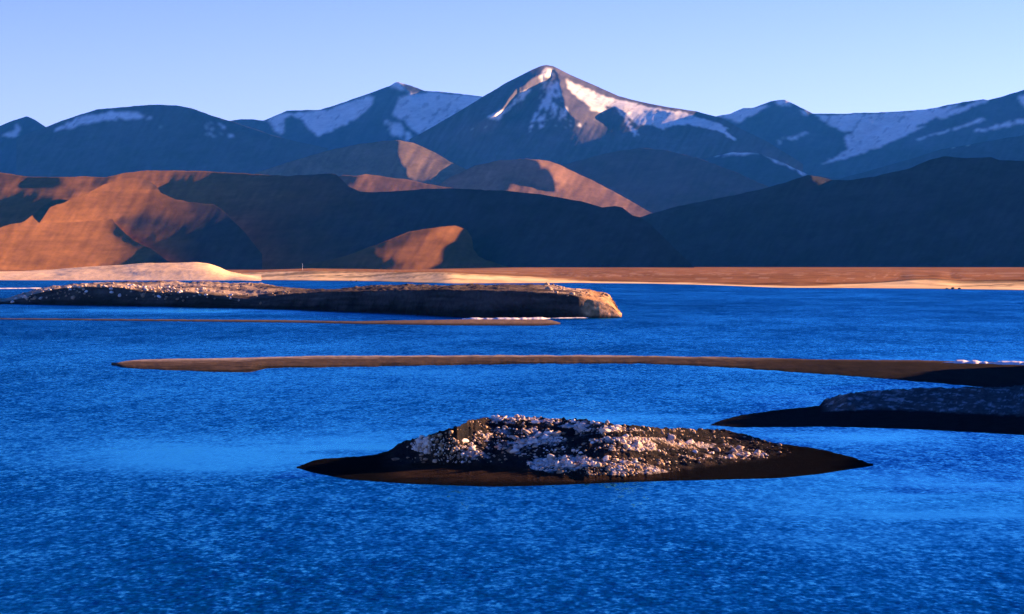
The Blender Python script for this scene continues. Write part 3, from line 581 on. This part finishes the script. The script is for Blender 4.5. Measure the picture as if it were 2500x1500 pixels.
for i in range(len(q)):
    big = 'large' if sz[i] > .38 else ('small' if sz[i] < .17 else 'medium')
    if Xp[i] < 1110: w = 'at the left foot of the near islet mound'
    elif Xp[i] < 1200: w = 'on the left slope of the near islet mound'
    elif Yp[i] < 1048: w = 'along the crest of the near islet'
    elif Xp[i] < 1330: w = 'in the pile left of the middle of the near islet'
    elif Xp[i] < 1460: w = 'in the pile right of the middle of the near islet'
    elif Xp[i] < 1640: w = 'on the low right slope of the near islet'
    else: w = 'near the dark right tail of the near islet'
    lb, gp = '%s pale rock %s' % (big, w), '%s pale rocks %s' % (big, w)
    put_rock(q[i], sz[i], pale_stone, rng, lb, gp)
# far island boulders
P, par, _o = TI
def far_d(X_, Y_, q): return ss(30, 90, X_) * (1 - ss(330, 480, X_)) * .9 * (Y_ > 700) + .25 * (X_ > 330) * (1 - ss(560, 800, X_)) + .5 * (X_ > 1330) * (Y_ < 725)
q, Xp, Yp = scatter(P, par, 9000, 1.35, 3.0, rng, lambda X_, Y_, q: .5 * far_d(X_, Y_, q) * (.2 + .8 * ss(-.1, .3, fbm(q[:, 0] / 8, q[:, 1] / 8, 3, 210))))
rubble('rubble', q, rng.gamma(2.0, .2, len(q)) + .15, brown_stone, rng, 'small stones scattered along the terraced island')
q, Xp, Yp = scatter(P, par, 600, 1.5, 2.5, rng, lambda X_, Y_, q: .9 * ss(10, 60, X_) * (1 - ss(420, 640, X_)))
q = q[:70]
for i in range(len(q)): put_rock(q[i], rng.uniform(.7, 1.35), pale_stone, rng, 'pale boulder on the left end of the far terraced island', 'pale boulders on the left end of the far terraced island', 'boulder', 'boulder')

# dark blocks and small things along the far shore
for (X_, Y_, s, lb) in ((2312, 706, 1.3, 'left one of three black rocks at the waterline of the right shore'), (2326, 706, 1.6, 'middle one of three black rocks at the waterline of the right shore'),
                    (2342, 706, 1.4, 'right one of three black rocks at the waterline of the right shore')):
    D = water_D(Y_ + .5); put_rock(np.array([(X_ - 1250) / F * D, D, 0]), s, dark_stone, rng, lb, 'black blocks on the right shore', 'rock', 'shore_rock', .2)
for (X_, Y_, lb) in ((857, 688, 'left one of two small dark rocks on the sandy far shore'), (870, 688, 'right one of two small dark rocks on the sandy far shore')):
    D = water_D(Y_); put_rock(np.array([(X_ - 1250) / F * D, D, .2]), 1.5, dark_stone, rng, lb, 'small dark rocks on the sandy shore', 'rock', 'shore_rock', .2)

# thin pale mast standing behind the sandy shore
def cone(bm, r1, r2, h, z, n=10, x=0, y=0):
    r = bmesh.ops.create_cone(bm, cap_ends=True, segments=n, radius1=r1, radius2=r2, depth=h)
    bmesh.ops.translate(bm, verts=r['verts'], vec=(x, y, z + h / 2))
def part(name, bm, mat, parent):
    me = bpy.data.meshes.new(name); bm.to_mesh(me); bm.free(); me.materials.append(mat)
    o = bpy.data.objects.new(name, me); S.collection.objects.link(o); o.parent = parent; return o
pm = bpy.data.materials.new('pale_metal'); pm.use_nodes = True
pb = pm.node_tree.nodes['Principled BSDF']; pb.inputs['Base Color'].default_value = (.55, .56, .58, 1); pb.inputs['Roughness'].default_value = .5
D = 2900.0; ms = bpy.data.objects.new('mast', None); S.collection.objects.link(ms); ms.location = ((738.5 - 1250) / F * D, D, CH - D * (662.5 - HY) / F)
tag(ms, 'thin pale mast standing on the far shore in front of the shaded hill', 'mast')
b = bmesh.new(); cone(b, .26, .16, 12.5, -1); part('pole', b, pm, ms)
b = bmesh.new(); cone(b, .9, .7, .6, -.2); part('base', b, pm, ms)
b = bmesh.new(); bmesh.ops.create_cube(b, size=1); bmesh.ops.scale(b, vec=(1.3, .25, .25), verts=b.verts); bmesh.ops.translate(b, vec=(0, 0, 9.6), verts=b.verts); part('crossarm', b, pm, ms)

# ------------------------------------------------------------------ lake
def water_mat():
    m = bpy.data.materials.new('lake_water'); m.use_nodes = True; nt = m.node_tree; lk = nt.links
    nt.nodes.remove(nt.nodes['Principled BSDF'])
    df = N(nt, 'ShaderNodeBsdfDiffuse'); df.inputs['Color'].default_value = (.0, .04, .11, 1)
    gl = N(nt, 'ShaderNodeBsdfGlossy'); gl.inputs['Color'].default_value = (.13, .78, 1.0, 1); gl.inputs['Roughness'].default_value = .11
    fn = N(nt, 'ShaderNodeFresnel'); fn.inputs['IOR'].default_value = 1.333
    mxs = N(nt, 'ShaderNodeMixShader'); lk.new(fn.outputs[0], mxs.inputs[0]); lk.new(df.outputs[0], mxs.inputs[1]); lk.new(gl.outputs[0], mxs.inputs[2])
    lk.new(mxs.outputs[0], nt.nodes['Material Output'].inputs['Surface'])
    g = N(nt, 'ShaderNodeNewGeometry')
    def noise(sx, sy, det, rgh=.55, rot=0.):
        mp = N(nt, 'ShaderNodeMapping'); mp.inputs['Scale'].default_value = (sx, sy, 1); mp.inputs['Rotation'].default_value = (0, 0, rot); lk.new(g.outputs['Position'], mp.inputs[0])
        n = N(nt, 'ShaderNodeTexNoise'); n.inputs['Scale'].default_value = 1; n.inputs['Detail'].default_value = det; n.inputs['Roughness'].default_value = rgh
        lk.new(mp.outputs[0], n.inputs['Vector']); return n.outputs[0]
    acc = None
    calm = N(nt, 'ShaderNodeAttribute', attribute_name='ripple')
    gust = N(nt, 'ShaderNodeMapRange'); gust.inputs[1].default_value = .4; gust.inputs[2].default_value = .62; gust.inputs[3].default_value = .8; gust.inputs[4].default_value = 1.1
    lk.new(noise(.05, .02, 3, .5, .12), gust.inputs[0])
    cg = N(nt, 'ShaderNodeMath', operation='MULTIPLY'); lk.new(calm.outputs['Fac'], cg.inputs[0]); lk.new(gust.outputs[0], cg.inputs[1])
    for sx_, sy_, det, k, rot in ((2.6, 1.5, 2, .55, .06), (.9, .42, 2, .28, -.06), (.22, .10, 3, .13, .05), (.05, .022, 3, .05, -.03)):
        mp = N(nt, 'ShaderNodeMapping'); mp.inputs['Scale'].default_value = (sx_, sy_, 1); mp.inputs['Rotation'].default_value = (0, 0, rot); lk.new(g.outputs['Position'], mp.inputs[0])
        n = N(nt, 'ShaderNodeTexNoise'); n.inputs['Scale'].default_value = 1; n.inputs['Detail'].default_value = det; n.inputs['Roughness'].default_value = .55; lk.new(mp.outputs[0], n.inputs['Vector'])
        sb = N(nt, 'ShaderNodeVectorMath', operation='SUBTRACT'); lk.new(n.outputs['Color'], sb.inputs[0]); sb.inputs[1].default_value = (.5, .5, .5)
        ml = N(nt, 'ShaderNodeVectorMath', operation='MULTIPLY'); lk.new(sb.outputs[0], ml.inputs[0]); ml.inputs[1].default_value = (k * .8, k, 0)
        if acc is None: acc = ml
        else:
            ad = N(nt, 'ShaderNodeVectorMath', operation='ADD'); lk.new(acc.outputs[0], ad.inputs[0]); lk.new(ml.outputs[0], ad.inputs[1]); acc = ad
    bs = N(nt, 'ShaderNodeVectorMath', operation='ADD'); lk.new(acc.outputs[0], bs.inputs[0]); bs.inputs[1].default_value = (0, -.115, 0)
    scl = N(nt, 'ShaderNodeVectorMath', operation='SCALE'); lk.new(bs.outputs[0], scl.inputs[0]); lk.new(cg.outputs[0], scl.inputs['Scale'])
    mn = N(nt, 'ShaderNodeVectorMath', operation='MINIMUM'); lk.new(scl.outputs[0], mn.inputs[0]); mn.inputs[1].default_value = (9, .03, 9)
    a1 = N(nt, 'ShaderNodeVectorMath', operation='ADD'); lk.new(mn.outputs[0], a1.inputs[0]); a1.inputs[1].default_value = (0, 0, 1)
    nn = N(nt, 'ShaderNodeVectorMath', operation='NORMALIZE'); lk.new(a1.outputs[0], nn.inputs[0])
    for t_ in (df, gl, fn): lk.new(nn.outputs[0], t_.inputs['Normal'])
    return m
wm = water_mat()
ys_ = CH * F / (np.concatenate([np.linspace(1700, 665, 330), [658.]]) - HY); ys_ = np.concatenate([[-300., 20.], ys_])
xs_ = np.linspace(-2600, 5100, 500)
xx = ((xs_ - 1250) / F)[None] * np.maximum(ys_, 60)[:, None]; yy = ys_[:, None] * np.ones_like(xx)
Xi = xx / np.maximum(yy, 60) * F + 1250; Yi = HY + CH * F / np.maximum(yy, 60)
def lee(cx, cy, rx, ry): return np.exp(-((Xi - cx) / rx) ** 2 - ((Yi - cy) / ry) ** 2)
cal = 1.15 * lee(560, 1110, 430, 50) + .5 * lee(900, 1070, 200, 40) + .85 * lee(2300, 1230, 620, 150) + .8 * lee(1450, 1025, 380, 20) + .8 * lee(2200, 900, 500, 14) + .7 * lee(2100, 1070, 380, 22) + .8 * lee(400, 760, 700, 8) + .4 * lee(1000, 1205, 600, 14)
cal = np.clip(cal * (1 + 1.0 * fbm(xx / 26, yy / 9, 5, 300, .6)), 0, 1)
rip = (1 - .9 * cal) * (1 + .15 * ss(1250, 1500, Yi) * (1 - ss(1500, 2400, Xi)) + .5 * fbm(xx / 45, yy / 60, 4, 301)) * (1 + .9 * (1 - ss(720, 900, Yi)))
G = np.stack([xx, yy, np.zeros_like(xx)], -1)
o = grid_mesh('lake_water', G, wm, {'ripple': rip}); tag(o, 'rippled deep blue lake', None, None, 'structure')
gx = np.array([-30000., 30000.]); gy = np.array([-3000., 30000.])
G = np.stack([*np.meshgrid(gx, gy), np.full((2, 2), -3.0)], -1)
o = grid_mesh('ground', G, dark_mat, {'albedo': np.ones((2, 2, 3)) * .1}); tag(o, 'valley floor', None, None, 'structure')

# ------------------------------------------------------------------ haze
hz = bpy.data.materials.new('haze'); hz.use_nodes = True; nt = hz.node_tree; nt.nodes.remove(nt.nodes['Principled BSDF'])
pv = N(nt, 'ShaderNodeVolumePrincipled'); pv.inputs['Color'].default_value = (.02, .27, .95, 1); pv.inputs['Density'].default_value = 1.15e-5; pv.inputs['Anisotropy'].default_value = 0.0
nt.links.new(pv.outputs[0], nt.nodes['Material Output'].inputs['Volume'])
bm = bmesh.new(); bmesh.ops.create_cube(bm, size=1.0)
me = bpy.data.meshes.new('haze'); 
for v in bm.verts: v.co = Vector(((v.co.x) * 62000, -4000 + (v.co.y + .5) * 36000, -4 + (v.co.z + .5) * 2004))
bm.to_mesh(me); bm.free(); me.materials.append(hz); ho = bpy.data.objects.new('haze', me); S.collection.objects.link(ho)
tag(ho, 'thin blue evening haze over the valley', None, None, 'stuff')
